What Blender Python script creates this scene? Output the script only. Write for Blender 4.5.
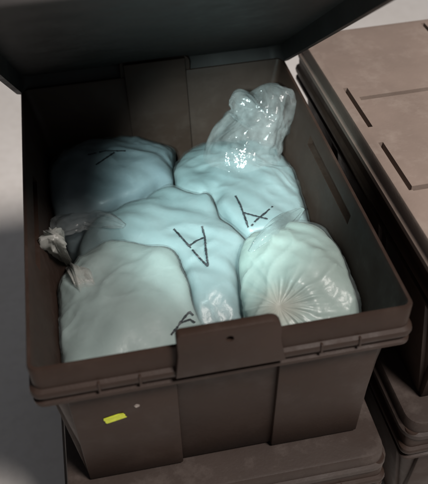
import bpy, bmesh, math, random
from mathutils import Vector, Matrix, noise
from mathutils.bvhtree import BVHTree

# ------------------------------------------------------------------ clear
for o in list(bpy.data.objects):
    bpy.data.objects.remove(o, do_unlink=True)
scene = bpy.context.scene
COL = scene.collection
Z0 = 0.53                      # height of the open tote's rim above the floor
R = math.radians

# ------------------------------------------------------------------ camera
CAM = Vector((0.10586, -0.49417, 0.5925 + Z0))
YAW, PITCH, ROLL, FPX = 0.16875, 0.74136, -0.03751, 768.38
fw = Vector((math.sin(YAW) * math.cos(PITCH), math.cos(YAW) * math.cos(PITCH), -math.sin(PITCH)))
rt0 = Vector((math.cos(YAW), -math.sin(YAW), 0))
up0 = rt0.cross(fw)
rt = rt0 * math.cos(ROLL) + up0 * math.sin(ROLL)
up = up0 * math.cos(ROLL) - rt0 * math.sin(ROLL)
cam_data = bpy.data.cameras.new('camera')
cam = bpy.data.objects.new('camera', cam_data)
COL.objects.link(cam)
cam.matrix_world = Matrix(((rt.x, up.x, -fw.x, CAM.x), (rt.y, up.y, -fw.y, CAM.y),
                           (rt.z, up.z, -fw.z, CAM.z), (0, 0, 0, 1)))
cam_data.sensor_fit = 'VERTICAL'
cam_data.sensor_height = 24.0
cam_data.lens = FPX / 484.0 * 24.0
cam_data.clip_start = 0.02
cam_data.clip_end = 100
cam_data.dof.use_dof = True
cam_data.dof.focus_distance = 0.98
cam_data.dof.aperture_fstop = 3.4
scene.camera = cam


def pixel_ray(px, py):
    return (fw + rt * ((px - 214) / FPX) - up * ((py - 242) / FPX)).normalized()


# ------------------------------------------------------------------ world, lamps, exposure
world = bpy.data.worlds.new('World')
scene.world = world
world.use_nodes = True
bg = world.node_tree.nodes['Background']
bg.inputs[0].default_value = (0.80, 0.82, 0.88, 1)
bg.inputs[1].default_value = 0.115


def area_lamp(name, loc, target, energy, size, color):
    l = bpy.data.lights.new(name, 'AREA')
    l.energy = energy
    l.shape = 'DISK'
    l.size = size
    l.color = color
    o = bpy.data.objects.new(name, l)
    COL.objects.link(o)
    o.location = loc
    o.rotation_euler = (Vector(target) - Vector(loc)).to_track_quat('-Z', 'Y').to_euler()
    return o


# ceiling lamp over the aisle, in front of the totes and a little to the right
area_lamp('ceiling_lamp', (1.12, -1.25, 3.18), (0.3, 0.3, 0.5), 132, 0.75, (1.0, 0.93, 0.88))
# hand-held torch beside the camera, pointed into the open tote
sp = bpy.data.lights.new('torch', 'SPOT')
sp.energy = 150
sp.spot_size = R(22)
sp.spot_blend = 1.0
sp.shadow_soft_size = 0.02
sp.color = (0.78, 1.0, 0.99)
spo = bpy.data.objects.new('torch', sp)
COL.objects.link(spo)
spo.location = (-0.03, -0.42, 0.56 + Z0)
spo.rotation_euler = (Vector((0.278, 0.342, -0.080 + Z0)) - spo.location).to_track_quat('-Z', 'Y').to_euler()

scene.view_settings.view_transform = 'Standard'
scene.view_settings.look = 'None'
scene.view_settings.exposure = 0.0
scene.view_settings.gamma = 1.0


# ------------------------------------------------------------------ materials
def new_mat(name):
    m = bpy.data.materials.new(name)
    m.use_nodes = True
    nt = m.node_tree
    b = nt.nodes['Principled BSDF']
    return m, nt, b


def node(nt, kind, **kw):
    n = nt.nodes.new(kind)
    for k, v in kw.items():
        setattr(n, k, v)
    return n


def ramp(nt, fac, stops):
    r = node(nt, 'ShaderNodeValToRGB')
    e = r.color_ramp.elements
    while len(e) < len(stops):
        e.new(0.5)
    for i, (p, c) in enumerate(stops):
        e[i].position = p
        e[i].color = (*c, 1) if len(c) == 3 else c
    nt.links.new(fac, r.inputs[0])
    return r.outputs[0]


def noise_tex(nt, scale, detail=4, rough=0.55, coords='Object', stretch=None):
    tc = node(nt, 'ShaderNodeTexCoord')
    src = tc.outputs[coords]
    if stretch:
        mp = node(nt, 'ShaderNodeMapping')
        mp.inputs['Scale'].default_value = stretch
        nt.links.new(src, mp.inputs[0])
        src = mp.outputs[0]
    n = node(nt, 'ShaderNodeTexNoise')
    n.inputs['Scale'].default_value = scale
    n.inputs['Detail'].default_value = detail
    n.inputs['Roughness'].default_value = rough
    nt.links.new(src, n.inputs['Vector'])
    return n.outputs['Fac']


def bump(nt, b, height, strength, dist):
    n = node(nt, 'ShaderNodeBump')
    n.inputs['Strength'].default_value = strength
    n.inputs['Distance'].default_value = dist
    nt.links.new(height, n.inputs['Height'])
    nt.links.new(n.outputs[0], b.inputs['Normal'])
    return n


def mix_col(nt, fac, a, b_, mode='MIX'):
    m = node(nt, 'ShaderNodeMix', data_type='RGBA', blend_type=mode)
    for s, v in ((0, fac), (6, a), (7, b_)):
        if hasattr(v, 'is_output'):
            nt.links.new(v, m.inputs[s])
        else:
            m.inputs[s].default_value = v if s == 0 else (*v, 1)
    return m.outputs[2]


def plastic(name, col, dust, dust_amount=0.5, rough=0.5):
    m, nt, b = new_mat(name)
    big = noise_tex(nt, 9, 5, 0.6)
    base = ramp(nt, big, [(0.3, tuple(c * 0.86 for c in col)), (0.7, tuple(c * 1.12 for c in col))])
    dn = noise_tex(nt, 22, 7, 0.7)
    dm = ramp(nt, dn, [(0.50, (0, 0, 0)), (0.78, (dust_amount,) * 3)])
    c1 = mix_col(nt, dm, base, dust)
    scr = noise_tex(nt, 60, 4, 0.6, stretch=(1, 14, 14))
    sm = ramp(nt, scr, [(0.66, (0, 0, 0)), (0.72, (0.32,) * 3)])
    c2 = mix_col(nt, sm, c1, dust)
    nt.links.new(c2, b.inputs['Base Color'])
    rr = ramp(nt, dn, [(0.3, (rough - 0.08,) * 3), (0.7, (rough + 0.2,) * 3)])
    nt.links.new(rr, b.inputs['Roughness'])
    b.inputs['Specular IOR Level'].default_value = 0.2
    bump(nt, b, noise_tex(nt, 260, 3, 0.6), 0.25, 0.0008)
    return m


M = {}
M['brown'] = plastic('brown_plastic', (0.0270, 0.0160, 0.0118), (0.064, 0.046, 0.038), 0.3)
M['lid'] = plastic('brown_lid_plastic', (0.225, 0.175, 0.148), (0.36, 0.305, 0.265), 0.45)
M['lid_shaded'] = plastic('shaded_lid_plastic', (0.036, 0.026, 0.022), (0.11, 0.09, 0.08), 0.5)  # darker copy of the lid colour: shade on the lower lids painted in
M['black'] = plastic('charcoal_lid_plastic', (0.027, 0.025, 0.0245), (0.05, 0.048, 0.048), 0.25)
M['groove'] = plastic('dark_groove_plastic', (0.05, 0.036, 0.03), (0.1, 0.08, 0.07), 0.2)

# floor: pale worn concrete
m, nt, b = new_mat('pale_floor')
n1 = noise_tex(nt, 1.6, 6, 0.6)
n2 = noise_tex(nt, 45, 5, 0.7)
c = ramp(nt, n1, [(0.3, (0.74, 0.70, 0.66)), (0.7, (0.87, 0.84, 0.81))])
c = mix_col(nt, ramp(nt, n2, [(0.45, (0, 0, 0)), (0.75, (0.35,) * 3)]), c, (0.55, 0.51, 0.47))
nt.links.new(c, b.inputs['Base Color'])
b.inputs['Roughness'].default_value = 0.6
bump(nt, b, n2, 0.2, 0.002)
M['floor'] = m


def bag_mat(name, col, dark):
    m, nt, b = new_mat(name)
    n1 = noise_tex(nt, 14, 5, 0.6)
    c = ramp(nt, n1, [(0.3, dark), (0.68, col)])
    lump = noise_tex(nt, 90, 4, 0.6)
    c = mix_col(nt, ramp(nt, lump, [(0.52, (0, 0, 0)), (0.75, (0.25,) * 3)]), c, tuple(x * 0.8 for x in col))
    nt.links.new(c, b.inputs['Base Color'])
    b.inputs['Roughness'].default_value = 0.55
    b.inputs['Subsurface Weight'].default_value = 0.45
    b.inputs['Subsurface Radius'].default_value = (0.9, 1.0, 1.0)
    b.inputs['Subsurface Scale'].default_value = 0.009
    b.inputs['Specular IOR Level'].default_value = 0.25
    # the film itself: a thin glossy coat with crinkles of its own
    b.inputs['Coat Weight'].default_value = 0.0
    b.inputs['Coat Roughness'].default_value = 0.13
    tc = node(nt, 'ShaderNodeTexCoord')
    wp = node(nt, 'ShaderNodeTexNoise')
    wp.inputs['Scale'].default_value = 11
    nt.links.new(tc.outputs['Object'], wp.inputs['Vector'])
    mp = node(nt, 'ShaderNodeVectorMath', operation='MULTIPLY_ADD')
    nt.links.new(wp.outputs['Color'], mp.inputs[0])
    mp.inputs[1].default_value = (0.05, 0.05, 0.05)
    nt.links.new(tc.outputs['Object'], mp.inputs[2])
    vo = node(nt, 'ShaderNodeTexVoronoi', feature='DISTANCE_TO_EDGE')
    vo.inputs['Scale'].default_value = 34
    nt.links.new(mp.outputs[0], vo.inputs['Vector'])
    vr = ramp(nt, vo.outputs['Distance'], [(0.0, (1, 1, 1)), (0.35, (0, 0, 0))])
    b1 = node(nt, 'ShaderNodeBump')
    b1.inputs['Strength'].default_value = 0.45
    b1.inputs['Distance'].default_value = 0.003
    nt.links.new(vr, b1.inputs['Height'])
    nt.links.new(b1.outputs[0], b.inputs['Coat Normal'])
    b2 = node(nt, 'ShaderNodeBump')
    b2.inputs['Strength'].default_value = 0.12
    b2.inputs['Distance'].default_value = 0.003
    nt.links.new(vr, b2.inputs['Height'])
    nt.links.new(b2.outputs[0], b.inputs['Normal'])
    return m


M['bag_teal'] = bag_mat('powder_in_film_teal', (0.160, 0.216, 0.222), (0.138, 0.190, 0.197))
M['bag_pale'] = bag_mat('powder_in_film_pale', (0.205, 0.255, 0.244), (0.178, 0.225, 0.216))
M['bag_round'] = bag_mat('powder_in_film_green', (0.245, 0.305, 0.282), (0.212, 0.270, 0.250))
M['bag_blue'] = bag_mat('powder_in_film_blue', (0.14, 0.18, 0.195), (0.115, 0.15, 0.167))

# clear crumpled film: mostly see-through, a little milky, glossy at glancing angles
def film_mat(name, col, lo, hi, scale, bump_scale=55, bump_strength=0.5, use_fade=True, gloss=0.45):
    m, nt, b = new_mat(name)
    nt.nodes.remove(b)
    out = nt.nodes['Material Output']
    df = node(nt, 'ShaderNodeBsdfDiffuse')
    tl = node(nt, 'ShaderNodeBsdfTranslucent')
    for n in (df, tl):
        n.inputs[0].default_value = (*col, 1)
    m1 = node(nt, 'ShaderNodeMixShader')
    m1.inputs[0].default_value = 0.5
    nt.links.new(df.outputs[0], m1.inputs[1])
    nt.links.new(tl.outputs[0], m1.inputs[2])
    tr = node(nt, 'ShaderNodeBsdfTransparent')
    tr.inputs[0].default_value = (0.985, 0.99, 0.99, 1)
    at = node(nt, 'ShaderNodeAttribute', attribute_name='fade') if use_fade else node(nt, 'ShaderNodeValue')
    if not use_fade:
        at.outputs[0].default_value = 1.0
    fm = ramp(nt, noise_tex(nt, scale, 5, 0.65), [(0.35, (lo,) * 3), (0.72, (hi,) * 3)])
    mu = node(nt, 'ShaderNodeMath', operation='MULTIPLY')
    nt.links.new(fm, mu.inputs[0])
    nt.links.new(at.outputs['Fac' if use_fade else 0], mu.inputs[1])
    m2 = node(nt, 'ShaderNodeMixShader')
    nt.links.new(mu.outputs[0], m2.inputs[0])
    nt.links.new(tr.outputs[0], m2.inputs[1])
    nt.links.new(m1.outputs[0], m2.inputs[2])
    gl = node(nt, 'ShaderNodeBsdfGlossy')
    gl.inputs['Roughness'].default_value = 0.10 if use_fade else 0.33
    lw = node(nt, 'ShaderNodeLayerWeight')
    lw.inputs['Blend'].default_value = 0.5
    pw = node(nt, 'ShaderNodeMath', operation='POWER')
    nt.links.new(lw.outputs['Facing'], pw.inputs[0])
    pw.inputs[1].default_value = 4.0
    fr = node(nt, 'ShaderNodeMath', operation='MULTIPLY_ADD')
    nt.links.new(pw.outputs[0], fr.inputs[0])
    fr.inputs[1].default_value = gloss
    fr.inputs[2].default_value = 0.045 if use_fade else 0.018
    bn = node(nt, 'ShaderNodeBump')
    bn.inputs['Strength'].default_value = bump_strength
    bn.inputs['Distance'].default_value = 0.006
    nt.links.new(noise_tex(nt, bump_scale, 4, 0.55), bn.inputs['Height'])
    nt.links.new(bn.outputs[0], gl.inputs['Normal'])
    nt.links.new(bn.outputs[0], lw.inputs['Normal'])
    m4 = node(nt, 'ShaderNodeMath', operation='MULTIPLY')
    nt.links.new(fr.outputs[0], m4.inputs[0])
    nt.links.new(at.outputs['Fac' if use_fade else 0], m4.inputs[1])
    m3 = node(nt, 'ShaderNodeMixShader')
    nt.links.new(m4.outputs[0], m3.inputs[0])
    nt.links.new(m2.outputs[0], m3.inputs[1])
    nt.links.new(gl.outputs[0], m3.inputs[2])
    nt.links.new(m3.outputs[0], out.inputs[0])
    return m


M['film'] = film_mat('clear_film', (0.74, 0.78, 0.78), 0.06, 0.30, 30)
M['milky'] = film_mat('milky_film', (0.60, 0.60, 0.56), 0.65, 0.95, 60, 120)
M['skin'] = film_mat('film_over_powder', (0.55, 0.62, 0.62), 0.04, 0.20, 22, 38, 0.30, False, 0.09)
M['film_pale'] = film_mat('cloudy_film', (0.42, 0.52, 0.52), 0.30, 0.55, 25)

m, nt, b = new_mat('black_marker_ink')
n1 = noise_tex(nt, 300, 3, 0.6)
nt.links.new(ramp(nt, n1, [(0.35, (0.006, 0.008, 0.01)), (0.7, (0.035, 0.04, 0.045))]), b.inputs['Base Color'])
b.inputs['Roughness'].default_value = 0.5
M['ink'] = m

m, nt, b = new_mat('yellow_sticker_paper')
n1 = noise_tex(nt, 120, 4, 0.6)
nt.links.new(ramp(nt, n1, [(0.35, (0.42, 0.48, 0.02)), (0.7, (0.62, 0.68, 0.05))]), b.inputs['Base Color'])
b.inputs['Roughness'].default_value = 0.6
M['yellow'] = m

m, nt, b = new_mat('paper_residue')
n1 = noise_tex(nt, 200, 4, 0.6)
nt.links.new(ramp(nt, n1, [(0.35, (0.10, 0.08, 0.07)), (0.6, (0.34, 0.30, 0.27))]), b.inputs['Base Color'])
b.inputs['Roughness'].default_value = 0.8
M['residue'] = m


# ------------------------------------------------------------------ mesh helpers
def link(name, me, mat=None, parent=None, smooth=None):
    o = bpy.data.objects.new(name, me)
    COL.objects.link(o)
    if mat:
        me.materials.append(M[mat])
    if parent:
        o.parent = parent
    if smooth is not None:
        for p in me.polygons:
            p.use_smooth = True
        if smooth < 180:
            md = me
            md.set_sharp_from_angle(angle=R(smooth))
    return o


def obj(name, bm, mat, parent=None, smooth=None):
    bmesh.ops.recalc_face_normals(bm, faces=bm.faces)
    me = bpy.data.meshes.new(name)
    bm.to_mesh(me)
    bm.free()
    return link(name, me, mat, parent, smooth)


def empty(name, loc, label, cat, group=None, rz=0):
    o = bpy.data.objects.new(name, None)
    o.empty_display_size = 0.05
    COL.objects.link(o)
    o.location = loc
    o.rotation_euler = (0, 0, rz)
    o['label'] = label
    o['category'] = cat
    if group:
        o['group'] = group
    return o


def rrect(x0, y0, x1, y1, r, n=5):
    pts = []
    for cx, cy, a0 in ((x1 - r, y0 + r, -90), (x1 - r, y1 - r, 0), (x0 + r, y1 - r, 90), (x0 + r, y0 + r, 180)):
        for i in range(n + 1):
            a = R(a0 + 90 * i / n)
            pts.append((cx + r * math.cos(a), cy + r * math.sin(a)))
    return pts


def loft(rows, cap0=True, cap1=True):
    """rows: (x0,y0,x1,y1,r,z) rounded rectangles joined in order"""
    bm = bmesh.new()
    prev = first = None
    for (x0, y0, x1, y1, r, z) in rows:
        cur = [bm.verts.new((x, y, z)) for x, y in rrect(x0, y0, x1, y1, r)]
        if prev:
            n = len(cur)
            for i in range(n):
                bm.faces.new((prev[i], prev[(i + 1) % n], cur[(i + 1) % n], cur[i]))
        else:
            first = cur
        prev = cur
    if cap0:
        bm.faces.new(first[::-1])
    if cap1:
        bm.faces.new(prev)
    return bm


def box(bm, x0, x1, y0, y1, z0, z1, bev=0.0):
    v = bmesh.ops.create_cube(bm, size=1)['verts']
    for q in v:
        q.co = Vector(((x0 + x1) / 2 + q.co.x * (x1 - x0), (y0 + y1) / 2 + q.co.y * (y1 - y0),
                       (z0 + z1) / 2 + q.co.z * (z1 - z0)))
    if bev:
        es = list({e for q in v for e in q.link_edges})
        bmesh.ops.bevel(bm, geom=es, offset=bev, segments=2, affect='EDGES', profile=0.5)
    return bm


def cut(o, cutter_bm):
    """boolean difference, applied at once"""
    bmesh.ops.recalc_face_normals(cutter_bm, faces=cutter_bm.faces)
    me = bpy.data.meshes.new('cutter')
    cutter_bm.to_mesh(me)
    cutter_bm.free()
    c = bpy.data.objects.new('cutter', me)
    COL.objects.link(c)
    c.matrix_world = o.matrix_world
    md = o.modifiers.new('cut', 'BOOLEAN')
    md.operation = 'DIFFERENCE'
    md.solver = 'EXACT'
    md.object = c
    par = o.parent
    bpy.context.view_layer.update()
    c.matrix_world = o.matrix_world
    dg = bpy.context.evaluated_depsgraph_get()
    nm = bpy.data.meshes.new_from_object(o.evaluated_get(dg))
    o.modifiers.remove(md)
    old = o.data
    o.data = nm
    nm.name = old.name
    bpy.data.objects.remove(c, do_unlink=True)


# ------------------------------------------------------------------ setting
bm = bmesh.new()
bmesh.ops.create_grid(bm, x_segments=8, y_segments=8, size=9)
fl = obj('floor', bm, 'floor')
fl['kind'] = 'structure'

# ------------------------------------------------------------------ totes
W, D, H = 0.40, 0.535, 0.258
BH = 0.0575        # height of the rim band


def wall_in(z):    # inset of the outer wall at depth z (negative) below the rim
    return 0.013 + 0.022 * (-z - BH) / (H - BH)


def tote_body(parent, open_top=True):
    """origin of the tote: front-left corner of the rim, z = 0 at the base, rim at H"""
    rows = []

    def row(ins, z, r):
        rows.append((ins, ins, W - ins, D - ins, r, z + H))
    row(0.045, -H + 0.012, 0.012)         # inside floor
    row(0.041, -H + 0.016, 0.016)
    row(0.0185, -BH, 0.012)
    row(0.0075, -0.010, 0.009)
    row(0.0055, -0.002, 0.008)
    row(0.0045, 0.0, 0.008)               # rim top
    row(0.0012, 0.0, 0.010)
    row(0.0, -0.002, 0.011)
    row(0.0008, -0.031, 0.011)
    row(-0.0030, -0.034, 0.012)           # raised bead
    row(-0.0038, -0.038, 0.012)
    row(-0.0030, -0.042, 0.012)
    row(0.0015, -0.045, 0.011)
    row(0.0010, -0.050, 0.011)
    row(-0.0025, -0.0515, 0.012)          # lower lip
    row(-0.0025, -BH + 0.002, 0.012)
    row(-0.0010, -BH, 0.012)
    row(wall_in(-BH), -BH - 0.0005, 0.014)
    row(wall_in(-H) - 0.002, -H + 0.006, 0.014)
    row(wall_in(-H) + 0.002, -H, 0.014)
    bm = loft(rows)
    return obj('body', bm, 'brown', parent, smooth=35)


def slab_on_front(a, bx, zt, zb, thick, back=False):
    """panel proud of the tapered front (or back) wall"""
    bm = bmesh.new()
    vs = []
    for z in (zt, zb):
        y = wall_in(z)
        for x in (a, bx):
            for k in (0.004, -thick):
                yy = y + k
                vs.append(bm.verts.new((x, D - yy if back else yy, z + H)))
    # index: z*4 + x*2 + k
    for f in ((0, 2, 3, 1), (4, 5, 7, 6), (0, 1, 5, 4), (2, 6, 7, 3), (1, 3, 7, 5), (0, 4, 6, 2)):
        bm.faces.new([vs[i] for i in f])
    bmesh.ops.recalc_face_normals(bm, faces=bm.faces)
    bmesh.ops.bevel(bm, geom=list(bm.edges), offset=0.002, segments=2, affect='EDGES', profile=0.5)
    return bm


def side_slab(y0, y1, zt, zb, thick, right=False):
    bm = bmesh.new()
    vs = []
    for z in (zt, zb):
        x = wall_in(z)
        for y in (y0, y1):
            for k in (0.004, -thick):
                xx = x + k
                vs.append(bm.verts.new((W - xx if right else xx, y, z + H)))
    for f in ((0, 2, 3, 1), (4, 5, 7, 6), (0, 1, 5, 4), (2, 6, 7, 3), (1, 3, 7, 5), (0, 4, 6, 2)):
        bm.faces.new([vs[i] for i in f])
    bmesh.ops.recalc_face_normals(bm, faces=bm.faces)
    bmesh.ops.bevel(bm, geom=list(bm.edges), offset=0.002, segments=2, affect='EDGES', profile=0.5)
    return bm


def tab(parent, back=False, top=0.025):
    """plate in the middle of the short side, standing above the rim, with a hole"""
    x0, x1, zb = 0.148, 0.254, -0.040
    prof = []
    r = 0.012
    prof += [(x0 - 0.004, zb), (x1 + 0.006, zb)]
    prof += [(x1, -0.006)]
    for i in range(5):
        a = R(0 + 90 * i / 4)
        prof.append((x1 - r + r * math.cos(a), top - r + r * math.sin(a)))
    r2 = 0.005
    for i in range(4):
        a = R(90 + 90 * i / 3)
        prof.append((x0 + r2 + r2 * math.cos(a), top - r2 + r2 * math.sin(a)))
    prof += [(x0, -0.006)]
    bm = bmesh.new()
    ya, yb = -0.0085, 0.003
    if back:
        ya, yb = D - 0.003, D + 0.0085
    A = [bm.verts.new((x, ya, z + H)) for x, z in prof]
    B = [bm.verts.new((x, yb, z + H)) for x, z in prof]
    bm.faces.new(A)
    bm.faces.new(B[::-1])
    n = len(A)
    for i in range(n):
        bm.faces.new((A[i], B[i], B[(i + 1) % n], A[(i + 1) % n]))
    bmesh.ops.recalc_face_normals(bm, faces=bm.faces)
    bmesh.ops.bevel(bm, geom=[e for e in bm.edges if abs(e.verts[0].co.y - e.verts[1].co.y) < 1e-6],
                    offset=0.0015, segments=2, affect='EDGES', profile=0.5)
    o = obj('latch_tab', bm, 'brown', parent)
    cb = bmesh.new()
    bmesh.ops.create_cone(cb, cap_ends=True, segments=20, radius1=0.0042, radius2=0.0042, depth=0.06,
                          matrix=Matrix.Translation((0.201, (ya + yb) / 2, 0.009 + H)) @ Matrix.Rotation(R(90), 4, 'X'))
    cut(o, cb)
    for p in o.data.polygons:
        p.use_smooth = True
    o.data.set_sharp_from_angle(angle=R(35))
    return o


def tote_details(parent):
    for (a, b_) in ((0.030, 0.146), (0.258, 0.370)):
        obj('front_panel', slab_on_front(a, b_, -BH - 0.006, -H + 0.004, 0.007), 'brown', parent, 40)
        obj('back_panel', slab_on_front(a, b_, -BH - 0.006, -H + 0.004, 0.007, True), 'brown', parent, 40)
    for right in (False, True):
        for (a, b_) in ((0.035, 0.16), (0.185, 0.35), (0.375, 0.50)):
            obj('side_panel', side_slab(a, b_, -BH - 0.006, -H + 0.004, 0.006, right), 'brown', parent, 40)
    # small upright ribs across the bead
    for x in (0.066, 0.108, 0.300, 0.342):
        bm = box(bmesh.new(), x - 0.0014, x + 0.0014, -0.0046, 0.003, H - 0.0445, H - 0.0315, 0.0008)
        obj('rim_rib', bm, 'brown', parent)


def lid_mesh(name, parent, mat, L=D, th=0.030):
    """lid with origin at its front-left corner, z = 0 at the lower lip"""
    e = 0.004
    rows = [(0.004 - e, 0.004 - e, W - 0.004 + e, L - 0.004 + e, 0.022, 0.0),
            (-e, -e, W + e, L + e, 0.024, 0.002),
            (-e, -e, W + e, L + e, 0.024, 0.009),
            (-e + 0.004, -e + 0.004, W + e - 0.004, L + e - 0.004, 0.022, 0.012),
            (-e + 0.005, -e + 0.005, W + e - 0.005, L + e - 0.005, 0.022, th - 0.004),
            (-e + 0.0065, -e + 0.0065, W + e - 0.0065, L + e - 0.0065, 0.021, th - 0.001),
            (-e + 0.010, -e + 0.010, W + e - 0.010, L + e - 0.010, 0.019, th)]
    return obj(name, loft(rows), mat, parent)


def lid_grooves(lid, L, th, slots):
    for (x0, x1, y0, y1) in slots:
        cut(lid, box(bmesh.new(), x0, x1, y0, y1, th - 0.014, th + 0.01))


LIDH = 0.030


def closed_tote(loc, rz, label, lid_mat='lid'):
    t = empty('storage_tote', loc, label, 'storage tote', 'brown storage totes', rz)
    tote_body(t)
    tote_details(t)
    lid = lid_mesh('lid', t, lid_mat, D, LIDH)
    zt = LIDH
    s = []
    cy = D / 2 - 0.026
    for sx in (0, 1):
        def X(v):
            return (v, v + 0.0064) if not sx else (W - v - 0.0064, W - v)
        for y0, y1 in ((cy - 0.110, cy - 0.010), (cy + 0.026, cy + 0.126)):
            a, b_ = X(0.015)
            s.append((a, b_, y0, y1))
        a, b_ = X(0.029)
        s.append((min(a, 0.2), max(0.2 - 0.015, b_), cy + 0.090, cy + 0.0985) if not sx else
                 (0.215, b_, cy + 0.090, cy + 0.0985))
    s.append((0.0195, 0.1, cy - 0.112, cy - 0.1035))
    s.append((W - 0.1, W - 0.0195, cy - 0.112, cy - 0.1035))
    s.append((0.197, 0.203, cy + 0.18, D - 0.014))
    lid_grooves(lid, D, LIDH, s)
    for p in lid.data.polygons:
        p.use_smooth = True
    lid.data.set_sharp_from_angle(angle=R(30))
    lid.location = (0, 0, H - 0.012)
    return t


ZB = Z0 - H                      # base of the open tote = top of the lower lid
LOW_Z = ZB - (H - 0.012 + LIDH)  # base of the lower totes
FLOOR_FIX = LOW_Z
fl.location.z = LOW_Z - 0.0005

closed_tote((0.0, -0.012, LOW_Z), 0, 'closed brown tote directly beneath the open tote of bags', 'lid_shaded')
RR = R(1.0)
closed_tote((0.440, 0.018, LOW_Z), RR, 'closed brown tote at the bottom of the right stack, mostly hidden', 'lid_shaded')
closed_tote((0.441, 0.030, ZB), RR, 'closed brown tote with grooved dusty lid, right of the open tote')

ot = empty('open_tote', (0, 0, ZB), 'open brown plastic tote holding bags, lid raised, yellow sticker on front', 'storage tote',
           'brown storage totes')
ob = tote_body(ot)
tote_details(ot)
tab(ot)
tab(ot, back=True)
# inner face of the latch recess on the back wall
bm = bmesh.new()
vs = []
for z, yf in ((0.0235, 0.0095), (-0.004, 0.0125), (-BH, 0.0245), (-0.17, 0.0395)):
    for x in (0.154, 0.246):
        for y in (yf, yf - 0.0085):
            vs.append(bm.verts.new((x, D - y, H + z)))
for l in range(3):
    o4 = l * 4
    for f in ((0, 2, 6, 4), (1, 5, 7, 3), (0, 4, 5, 1), (2, 3, 7, 6)):
        bm.faces.new([vs[o4 + i] for i in f])
bm.faces.new([vs[i] for i in (0, 1, 3, 2)])
bm.faces.new([vs[i] for i in (12, 14, 15, 13)])
bmesh.ops.recalc_face_normals(bm, faces=bm.faces)
bmesh.ops.bevel(bm, geom=list(bm.edges), offset=0.0012, segments=2, affect='EDGES', profile=0.5)
obj('latch_plate', bm, 'brown', ot, 40)
# finger slots along the inner right and left walls
for xa, xb in ((W - 0.030, W - 0.0055), (0.0055, 0.030)):
    cut(ob, box(bmesh.new(), xa, xb, 0.175, 0.350, H - 0.034, H - 0.020))
for p in ob.data.polygons:
    p.use_smooth = True
ob.data.set_sharp_from_angle(angle=R(35))
# yellow sticker and residue of a torn label on the front panel
yw = wall_in(-0.115) - 0.0077
bm = bmesh.new()
box(bm, -0.0115, 0.0115, -0.0004, 0.0004, -0.0055, 0.0055)
bmesh.ops.subdivide_edges(bm, edges=list(bm.edges), cuts=3, use_grid_fill=True)
for v in bm.verts:
    if v.co.x > 0.006 and v.co.z > 0.003:
        v.co.y -= 0.0012
    v.co.x += random.Random(int(v.co.z * 1e5)).uniform(-0.0006, 0.0006) if abs(v.co.x) > 0.011 else 0
st = obj('sticker', bm, 'yellow', ot)
st.location = (0.0745, yw, H - 0.115)
st.rotation_euler = (R(6), R(-14), 0)
bm = bmesh.new()
rnd = random.Random(4)
vs = [bm.verts.new((0.0045 * math.cos(a) * rnd.uniform(.5, 1.1), 0, 0.0035 * math.sin(a) * rnd.uniform(.5, 1.1)))
      for a in [i * math.tau / 11 for i in range(11)]]
f = bm.faces.new(vs)
ex = bmesh.ops.extrude_face_region(bm, geom=[f])
for v in ex['geom']:
    if isinstance(v, bmesh.types.BMVert):
        v.co.y -= 0.0004
rs = obj('label_residue', bm, 'residue', ot)
rs.location = (0.1005, wall_in(-0.098) - 0.0071, H - 0.098)
rs.rotation_euler = (R(6), 0, 0)

# raised lid: hinged on the back rim, tipped forward over the tote, underside to the viewer
LID_ANG = 144.0
LL = 0.63
piv = bpy.data.objects.new('raised_lid', None)
bm = bmesh.new()
rows = [(-0.006, 0, W + 0.006, LL, 0.022, -0.030), (-0.006, 0, W + 0.006, LL, 0.022, -0.004),
        (0.0, 0.006, W, LL - 0.006, 0.02, 0.0)]
outer = loft([(0.004, 0.010, W - 0.004, LL - 0.010, 0.018, -0.005), (0.002, 0.008, W - 0.002, LL - 0.008, 0.02, -0.030),
              *rows])
bpy.data.objects.remove(piv)
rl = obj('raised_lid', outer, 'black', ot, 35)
rl['label'] = 'raised dark lid seen from below, leaning over the tote'
a = R(LID_ANG)
# local y -> along the lid away from the hinge, local z -> outer (top) side
ydir = Vector((0, math.cos(a), math.sin(a)))
zdir = Vector((0, math.sin(a), -math.cos(a)))
xdir = ydir.cross(zdir)
rl.matrix_local = Matrix(((1, 0, 0, 0), (0, ydir.y, zdir.y, D + 0.024), (0, ydir.z, zdir.z, H + 0.011), (0, 0, 0, 1)))
for x in (0.06, 0.34):
    bm = bmesh.new()
    bmesh.ops.create_cone(bm, cap_ends=True, segments=14, radius1=0.006, radius2=0.006, depth=0.07,
                          matrix=Matrix.Translation((x, D + 0.006, H - 0.008)) @ Matrix.Rotation(R(90), 4, 'Y'))
    hg = obj('hinge', bm, 'brown', rl, 40)
    hg.matrix_parent_inverse = rl.matrix_local.inverted()

# ------------------------------------------------------------------ bags
import numpy as np
IN_FLOOR = ZB + 0.0125


def Z(v):
    return v + Z0


def in_wall(z):
    """inset of the inner wall of the open tote at height z (array)"""
    lo, md, hi = 0.0425, 0.0195, 0.0075
    t = np.clip((z - IN_FLOOR) / (Z(-BH) - IN_FLOOR), 0, 1)
    u = np.clip((z - Z(-BH)) / 0.047, 0, 1)
    return lo + (md - lo) * t + (hi - md) * u


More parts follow.
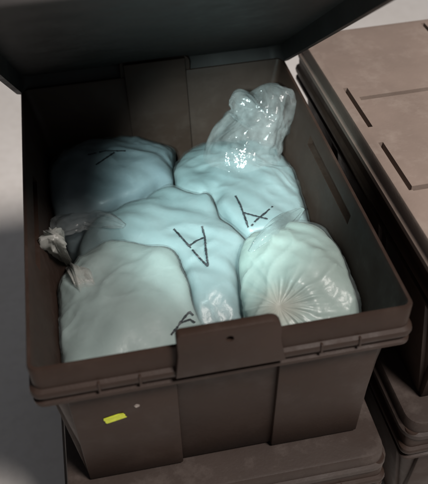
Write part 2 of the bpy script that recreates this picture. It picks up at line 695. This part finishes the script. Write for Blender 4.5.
#         centre (z below the rim)     half sizes            exponents  tied end points to
SPEC = {
    'back_left':   dict(c=(.108, .420, -.165), h=(.126, .118, .112), pole=(-.5, .8, .2), turn=8, lean=(0, -.1), q=2.6, wob=1),
    'back_right':  dict(c=(.288, .335, -.168), h=(.132, .180, .102), pole=(.25, .55, 1), turn=-12, lean=(-.15, -.1), q=2.8, wob=2),
    'centre':      dict(c=(.192, .214, -.165), h=(.142, .185, .106), pole=(.1, .9, -.3), turn=15, lean=(-.05, .30), q=2.8, wob=3),
    'front_left':  dict(c=(.092, .128, -.160), h=(.113, .146, .112), pole=(-.80, .62, .55), turn=-8, lean=(.22, .22), q=2.7, wob=4),
    'front_right': dict(c=(.320, .128, -.155), h=(.099, .119, .123), pole=(-.36, -.36, .80), turn=0, lean=(-.08, .18), q=2.35, wob=5),
}
for v in SPEC.values():
    v['c'] = np.array((v['c'][0], v['c'][1], Z(v['c'][2])))
    v['h'] = np.array(v['h'])


def implicit(k, P):
    """normalised radius of points P in bag k: 1 on its free surface"""
    sp_ = SPEC[k]
    d = P - sp_['c']
    a = R(sp_['turn'])
    dx = d[:, 0] - sp_['lean'][0] * d[:, 2]
    dy = d[:, 1] - sp_['lean'][1] * d[:, 2]
    x = dx * math.cos(a) + dy * math.sin(a)
    y = -dx * math.sin(a) + dy * math.cos(a)
    z = d[:, 2]
    q, w = sp_['q'], sp_['wob']
    s_ = (np.abs(x / sp_['h'][0]) ** q + np.abs(y / sp_['h'][1]) ** q)
    f = (s_ + np.abs(z / sp_['h'][2]) ** q) ** (1 / q)
    slack = (np.sin(47 * x + 9 * y + 2.1 * w) * np.sin(39 * y + 14 * z + 1.3 * w) +
             0.6 * np.sin(83 * x - 31 * z + 3 * w) * np.sin(71 * y + 20 * x + w) +
             0.35 * np.sin(140 * x + 60 * y + w) * np.sin(120 * y - 50 * z + 2 * w))
    return f * (1 + 0.030 * slack)


def vnoise(P, scale, off):
    return np.array([noise.noise(Vector(p) * scale + Vector(off)) for p in P])


def fractal(P, scale, off):
    return np.array([noise.fractal(Vector(p) * scale + Vector(off), 0.9, 2.1, 4) for p in P])


def inside_ok(k, P):
    f = implicit(k, P)
    ok = f <= 1.0
    w = in_wall(P[:, 2]) + 0.001
    ok &= (P[:, 0] >= w) & (P[:, 0] <= W - w) & (P[:, 1] >= w) & (P[:, 1] <= D - w) & (P[:, 2] >= IN_FLOOR)
    for j in SPEC:
        if j != k:
            ok &= f <= implicit(j, P) - 0.009
    return ok


SEG, RNG = 180, 110


def make_bag(k, idx):
    sp_ = SPEC[k]
    pole = Vector(sp_['pole']).normalized()
    q = np.array(Vector((0, 0, 1)).rotation_difference(pole).to_matrix())
    th = np.linspace(0, math.pi, RNG + 1)
    dirs = [(0, 0, 1)]
    for t in th[1:-1]:
        for i in range(SEG):
            a = math.tau * i / SEG
            dirs.append((math.sin(t) * math.cos(a), math.sin(t) * math.sin(a), math.cos(t)))
    dirs.append((0, 0, -1))
    L0 = np.array(dirs)
    Dv = L0 @ q.T
    lo = np.zeros(len(Dv))
    hi = np.full(len(Dv), 0.25)
    for _ in range(15):
        mid = (lo + hi) / 2
        ok = inside_ok(k, sp_['c'] + Dv * mid[:, None])
        lo = np.where(ok, mid, lo)
        hi = np.where(ok, hi, mid)
    rad = lo
    # soften the hard edges where contact planes meet: smooth the radius, never beyond the limit
    g = rad[1:-1].reshape(RNG - 1, SEG)
    lim = g.copy()
    for _ in range(4):
        h_ = (np.roll(g, 1, 1) + np.roll(g, -1, 1) + np.vstack([g[:1], g[:-1]]) + np.vstack([g[1:], g[-1:]])) / 4
        g = np.minimum(h_, lim)
    # slack film: broad dents, finer creases, pleats running into the tied end
    P = sp_['c'] + (Dv[1:-1] * g.reshape(-1)[:, None])
    off = (idx * 5.1, idx * 2.3, idx * 9.7)
    n0 = vnoise(P, 8, off).reshape(g.shape)
    n2 = fractal(P, 26, off).reshape(g.shape)
    wv = np.stack([vnoise(P, 12, (idx, 1, q_)) for q_ in (2, 5, 9)], 1) * 0.03
    cr = 1 - np.abs(vnoise((P + wv) * np.array([1, 1, 0.5]), 19, (idx, 3, 8))).reshape(g.shape) * 3.0
    c2 = 1 - np.abs(vnoise((P + wv) * np.array([0.6, 1, 1]), 33, (idx, 6, 2))).reshape(g.shape) * 3.2
    dep = 0.011 * (0.45 - n0) + 0.0010 * n2 - 0.0020 * np.clip(cr, 0, 1) ** 3 - 0.0008 * np.clip(c2, 0, 1) ** 3
    tt = np.repeat(th[1:-1, None], SEG, 1)
    ph = np.tile(np.arange(SEG) * math.tau / SEG, (RNG - 1, 1))
    pl = sp_.get('pleat', (17, 0.003, 0.7))
    pn = vnoise(P, 22, (idx, 7, 1)).reshape(g.shape)
    amp = np.clip(0.55 + vnoise(P, 13, (3, idx, 2)).reshape(g.shape) * 1.6, 0.08, 1.4)
    wave = amp * np.abs(np.sin(ph * pl[0] / 2 + pn * 2.2)) + 0.5 * amp * np.abs(np.sin(ph * pl[0] * 0.85 + 1.3 + pn * 3))
    env = np.clip(tt / 0.25, 0, 1) * np.exp(-(tt / pl[2]) ** 2)
    dep += pl[1] * wave * env
    dep += sp_.get('dimple', 0.010) * np.exp(-(tt / 0.22) ** 2)
    g0 = g
    # where the bag presses on a wall or another bag it stays full
    free = np.clip((implicit(k, sp_['c'] + Dv[1:-1] * lim.reshape(-1)[:, None]).reshape(g.shape) - 0.90) / 0.10, 0, 1)
    for _ in range(4):
        free = (free * 2 + np.roll(free, 1, 1) + np.roll(free, -1, 1)) / 4
    g = g0 - (np.clip(dep, 0.0, None) + 0.0022) * (0.2 + 0.8 * free)
    # loose film over the powder: follows it, stands off in thin sharp folds
    Q = P + np.stack([vnoise(P, 20, (idx, 4, q_)) for q_ in (1, 3, 6)], 1) * 0.022
    f1 = np.clip(1 - np.abs(vnoise(Q * np.array([1, .45, .8]), 42, (idx, 9, 4))).reshape(g.shape) * 4.0, 0, 1)
    f2 = np.clip(1 - np.abs(vnoise(Q * np.array([.5, 1, .8]), 75, (idx, 2, 5))).reshape(g.shape) * 4.5, 0, 1)
    air = np.clip(vnoise(P, 15, (idx, 8, 8)).reshape(g.shape) + 0.15, 0, 1)
    skin = np.minimum(g + 0.0012 + 0.0022 * f1 ** 2 * (0.35 + air) + 0.0009 * f2 ** 2 + 0.004 * air, np.maximum(g0, g + 0.0008))

    def pts_of(gr):
        rd = np.concatenate([[gr[0].mean() - 0.001], gr.reshape(-1), [gr[-1].mean()]])
        return sp_['c'] + Dv * rd[:, None]
    S = pts_of(skin)
    P = pts_of(g)
    faces = []
    for i in range(SEG):
        faces.append((0, 1 + i, 1 + (i + 1) % SEG))
    for r_ in range(RNG - 2):
        for i in range(SEG):
            a, b_ = 1 + r_ * SEG + i, 1 + r_ * SEG + (i + 1) % SEG
            faces.append((a, a + SEG, b_ + SEG, b_))
    last = len(P) - 1
    for i in range(SEG):
        a, b_ = 1 + (RNG - 2) * SEG + i, 1 + (RNG - 2) * SEG + (i + 1) % SEG
        faces.append((a, last, b_))
    return P, S, faces


SPEC['front_right']['pleat'] = (18, 0.0034, 1.2)
SPEC['back_left']['pleat'] = (11, 0.0022, 0.9)
SPEC['centre']['pleat'] = (11, 0.002, 0.9)
SPEC['back_right']['pleat'] = (13, 0.0012, 0.8)
SPEC['back_right']['dimple'] = 0.0
SPEC['front_left']['pleat'] = (15, 0.003, 0.6)
INFO = {
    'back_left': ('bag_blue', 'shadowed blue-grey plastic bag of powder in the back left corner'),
    'back_right': ('bag_teal', 'bag of powder with clear gathered plastic top, against the back right wall'),
    'centre': ('bag_teal', 'pale teal bag in the middle, lying between the four other bags'),
    'front_left': ('bag_pale', 'pale bag with twisted white neck at the left wall'),
    'front_right': ('bag_round', 'round pleated bag in the front right corner'),
}
BAG = {}
for idx, k in enumerate(SPEC):
    P, S, faces = make_bag(k, idx + 1)
    base = Vector((SPEC[k]['c'][0], SPEC[k]['c'][1], P[:, 2].min()))
    me = bpy.data.meshes.new('filled_bag')
    me.from_pydata([tuple(p) for p in (P - np.array(base))], [], faces)
    t = empty('plastic_bag', base, INFO[k][1], 'bag', 'bags of powder in the open tote')
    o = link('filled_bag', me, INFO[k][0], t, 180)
    if k == 'front_right':
        # warm tint where the pleats meet
        nt = o.data.materials[0].node_tree
        bs = nt.nodes['Principled BSDF']
        src = bs.inputs['Base Color'].links[0].from_socket
        tc = node(nt, 'ShaderNodeTexCoord')
        dn = node(nt, 'ShaderNodeVectorMath', operation='DISTANCE')
        nt.links.new(tc.outputs['Object'], dn.inputs[0])
        dn.inputs[1].default_value = tuple(P[0] - np.array(base))
        fr_ = ramp(nt, dn.outputs['Value'], [(0.004, (0.45,) * 3), (0.034, (0, 0, 0))])
        nt.links.new(mix_col(nt, fr_, src, (0.44, 0.37, 0.30)), bs.inputs['Base Color'])
    me = bpy.data.meshes.new('film_skin')
    me.from_pydata([tuple(p) for p in (S - np.array(base))], [], faces)
    link('film_skin', me, 'skin', t, 180)
    bvh = BVHTree.FromPolygons([Vector(p) for p in S], faces)
    BAG[k] = (t, base, bvh)


def hit_bags(px, py, keys):
    d = pixel_ray(px, py)
    best = None
    for k in keys:
        h = BAG[k][2].ray_cast(CAM, d)
        if h[0] is not None and (best is None or h[3] < best[3]):
            best = h
    return best


def on_plane(px, py, axis, value):
    d = pixel_ray(px, py)
    return CAM + d * ((value - CAM[axis]) / d[axis])


# ---- marker writing: flat ink strokes lying on the film
def ink(k, strokes, width=0.0025, seed=0):
    t, base, bvh = BAG[k]
    rnd = random.Random(seed)
    bm = bmesh.new()
    for st_ in strokes:
        pts = []
        for (x0, y0), (x1, y1) in zip(st_[:-1], st_[1:]):
            n = max(2, int(math.hypot(x1 - x0, y1 - y0) / 1.2))
            for i in range(n):
                pts.append((x0 + (x1 - x0) * i / n, y0 + (y1 - y0) * i / n))
        pts.append(st_[-1])
        P = []
        for x, y in pts:
            h = hit_bags(x + rnd.uniform(-.15, .15), y + rnd.uniform(-.15, .15), [k])
            if h:
                P.append((h[0], h[1]))
        prev = None
        skip = 0
        for i in range(len(P) - 1):
            p, nrm = P[i]
            d = (P[i + 1][0] - p)
            if d.length > 0.012 or d.length < 1e-6:
                prev = None
                continue
            side = d.normalized().cross(nrm).normalized()
            if skip > 0:
                skip -= 1
                prev = None
                continue
            if rnd.random() < 0.02:
                skip = 1
            w = width * 0.5 * rnd.uniform(0.6, 1.2)
            c0 = p + nrm * 0.0007
            cur = [bm.verts.new(c0 + side * w), bm.verts.new(c0 - side * w),
                   bm.verts.new(c0 - side * w - nrm * 0.0005), bm.verts.new(c0 + side * w - nrm * 0.0005)]
            if prev:
                for a_ in range(4):
                    bm.faces.new((prev[a_], prev[(a_ + 1) % 4], cur[(a_ + 1) % 4], cur[a_]))
            prev = cur
    bmesh.ops.translate(bm, verts=bm.verts, vec=-base)
    return obj('marker_letter', bm, 'ink', t)


ink('centre', [[(173.7, 229.2), (182.8, 239.2), (188.9, 246.2), (199.5, 258.4), (208.6, 267.5)],
               [(201.9, 226.2), (204.7, 237.7), (205.6, 249.9), (208, 266.6)],
               [(188.9, 246.2), (196.5, 240.8), (204.7, 237.7)]], seed=1)
ink('back_right', [[(235.3, 195.8), (240.5, 205.8), (243.5, 214), (248.7, 228.6)],
                   [(272.4, 206.7), (264.8, 213.4), (257.2, 219.5), (248.7, 228.6)],
                   [(243.5, 212.8), (254.2, 215.8), (268.7, 219.5)]], seed=2)
ink('front_left', [[(171.3, 334.7), (177.2, 327.4), (183, 319), (189.5, 311.7), (194.4, 316.6)],
                   [(180, 323), (190, 319.5), (196, 323.5)]], seed=3)
ink('back_left', [[(88, 155), (105, 151), (127, 151)], [(96, 165), (106, 158), (115, 152)]], seed=4)


# ---- slack film beyond the powder
def film_tube(name, k, path, mat, seed, segs=56, per=10, fold=0.22, flat=0.8, cap=True, soft_base=1.0, ref=(1, 0, 0), freq=4.2, fade=None):
    """crumpled tube of film: path = [(point, radius), ...]"""
    t, base, bvh = BAG[k]
    pts = []
    n = len(path)
    for i in range(n - 1):
        p0, p1 = path[max(i - 1, 0)], path[i]
        p2, p3 = path[i + 1], path[min(i + 2, n - 1)]
        for j in range(per):
            u = j / per

            def cr(a, b_, c, d):
                return 0.5 * ((2 * b_) + (c - a) * u + (2 * a - 5 * b_ + 4 * c - d) * u * u + (3 * b_ - a - 3 * c + d) * u ** 3)
            pts.append((Vector([cr(p0[0][q], p1[0][q], p2[0][q], p3[0][q]) for q in range(3)]),
                        max(cr(p0[1], p1[1], p2[1], p3[1]), 0.0008)))
    pts.append((Vector(path[-1][0]), path[-1][1]))
    bm = bmesh.new()
    prev = None
    ref = Vector(ref)
    for i, (p, r) in enumerate(pts):
        tg = (pts[min(i + 1, len(pts) - 1)][0] - pts[max(i - 1, 0)][0]).normalized()
        bx = (ref - tg * ref.dot(tg)).normalized()
        by = tg.cross(bx)
        cur = []
        for s_ in range(segs):
            a_ = math.tau * s_ / segs
            q = Vector((math.cos(a_) * 1.6, math.sin(a_) * 1.6, i / per * 0.55 + seed * 3.7))
            q2 = Vector((math.cos(a_) * freq, math.sin(a_) * freq, i / per * 0.9 + seed * 1.7))
            fo = fold * min(1.0, soft_base + max(0.0, i / per - 2.2) / 2.5)
            w = 1 + fo * noise.noise(q) * 1.6 - fo * (1 - abs(noise.noise(q2))) ** 3 * 0.6 + fo * 0.4 * noise.noise(q2 * 2.2)
            cur.append(bm.verts.new(p - base + (bx * math.cos(a_) + by * (math.sin(a_) * flat)) * (r * w)))
        if prev:
            for s_ in range(segs):
                bm.faces.new((prev[s_], prev[(s_ + 1) % segs], cur[(s_ + 1) % segs], cur[s_]))
        elif cap == 'both':
            bm.faces.new(cur[::-1])
        prev = cur
    if cap:
        bm.faces.new(prev)
    o = obj(name, bm, mat, t, 180)
    at = o.data.attributes.new('fade', 'FLOAT', 'POINT')
    lo, hi = fade or (-1, 0)
    for i in range(len(o.data.vertices)):
        u = min(max(((i // segs) / per - lo) / (hi - lo), 0), 1)
        at.data[i].value = u * u * (3 - 2 * u)
    return o


def ph(px, py, y):
    return on_plane(px, py, 1, y)


# clear gathered top of the bag at the back right
film_tube('clear_top', 'back_right',
          [(Vector((.285, .365, Z(-.15))), .045), (ph(240, 205, .365), .050), (ph(242, 185, .385), .058), (ph(244, 162, .405), .064),
           (ph(251, 141, .425), .057), (ph(262, 122, .437), .046), (ph(268, 106, .445), .043), (ph(266, 92, .452), .031),
           (ph(264, 85, .455), .006)], 'film', 1, fold=0.24, soft_base=0.0, segs=80, freq=5.5, fade=(1.3, 3.4))
film_tube('clear_loop', 'back_right',
          [(ph(262, 122, .430), .018), (ph(246, 112, .432), .024), (ph(236, 104, .436), .020), (ph(229, 103, .438), .004)],
          'film', 2, fold=0.3, freq=5, fade=(0, 1.2))
# twisted neck and loose film of the bag at the front left


def neck(px, py, lift):
    h = hit_bags(px, py, ['front_left'])
    q = on_plane(px, py, 0, .034)
    if h and (h[0] - CAM).length - lift < (q - CAM).length:
        q = CAM + pixel_ray(px, py) * (h[3] - lift)
    return q


h0 = hit_bags(78, 276, ['front_left'])
p0 = h0[0] if h0 else on_plane(78, 276, 0, .045)
film_tube('twisted_neck', 'front_left',
          [(p0.lerp(Vector(SPEC['front_left']['c']), .30), .016), (p0, .0105), (neck(70, 266, .016), .0075),
           (neck(61, 252, .016), .0100), (on_plane(54, 240, 0, .030), .0150), (on_plane(51, 233, 0, .029), .0120)],
          'milky', 3, segs=60, fold=0.62, freq=6, fade=(0.3, 1.3), cap='both')


def lying(px, py, keys, lift):
    h = hit_bags(px, py, keys)
    return CAM + pixel_ray(px, py) * (h[3] - lift)


ALL = list(SPEC)
film_tube('loose_film', 'front_left',
          [(on_plane(53, 238, 0, .027), .006), (on_plane(58, 228, 0, .032), .014), (lying(72, 222, ALL, .006), .019),
           (lying(90, 219, ALL, .004), .017), (lying(108, 221, ALL, .003), .012), (lying(124, 226, ALL, .001), .004)],
          'film', 5, fold=0.34, flat=0.45, cap='both', ref=(0, 1, 0), freq=5)
film_tube('film_corner', 'centre',
          [(lying(250, 252, ALL, -.006), .004), (lying(262, 240, ALL, .0), .010), (lying(276, 228, ALL, .002), .011),
           (lying(291, 217, ALL, .003), .009), (lying(303, 208, ALL, .004), .003)],
          'film_pale', 6, fold=0.22, flat=0.3, cap='both', ref=(0, 1, 0))
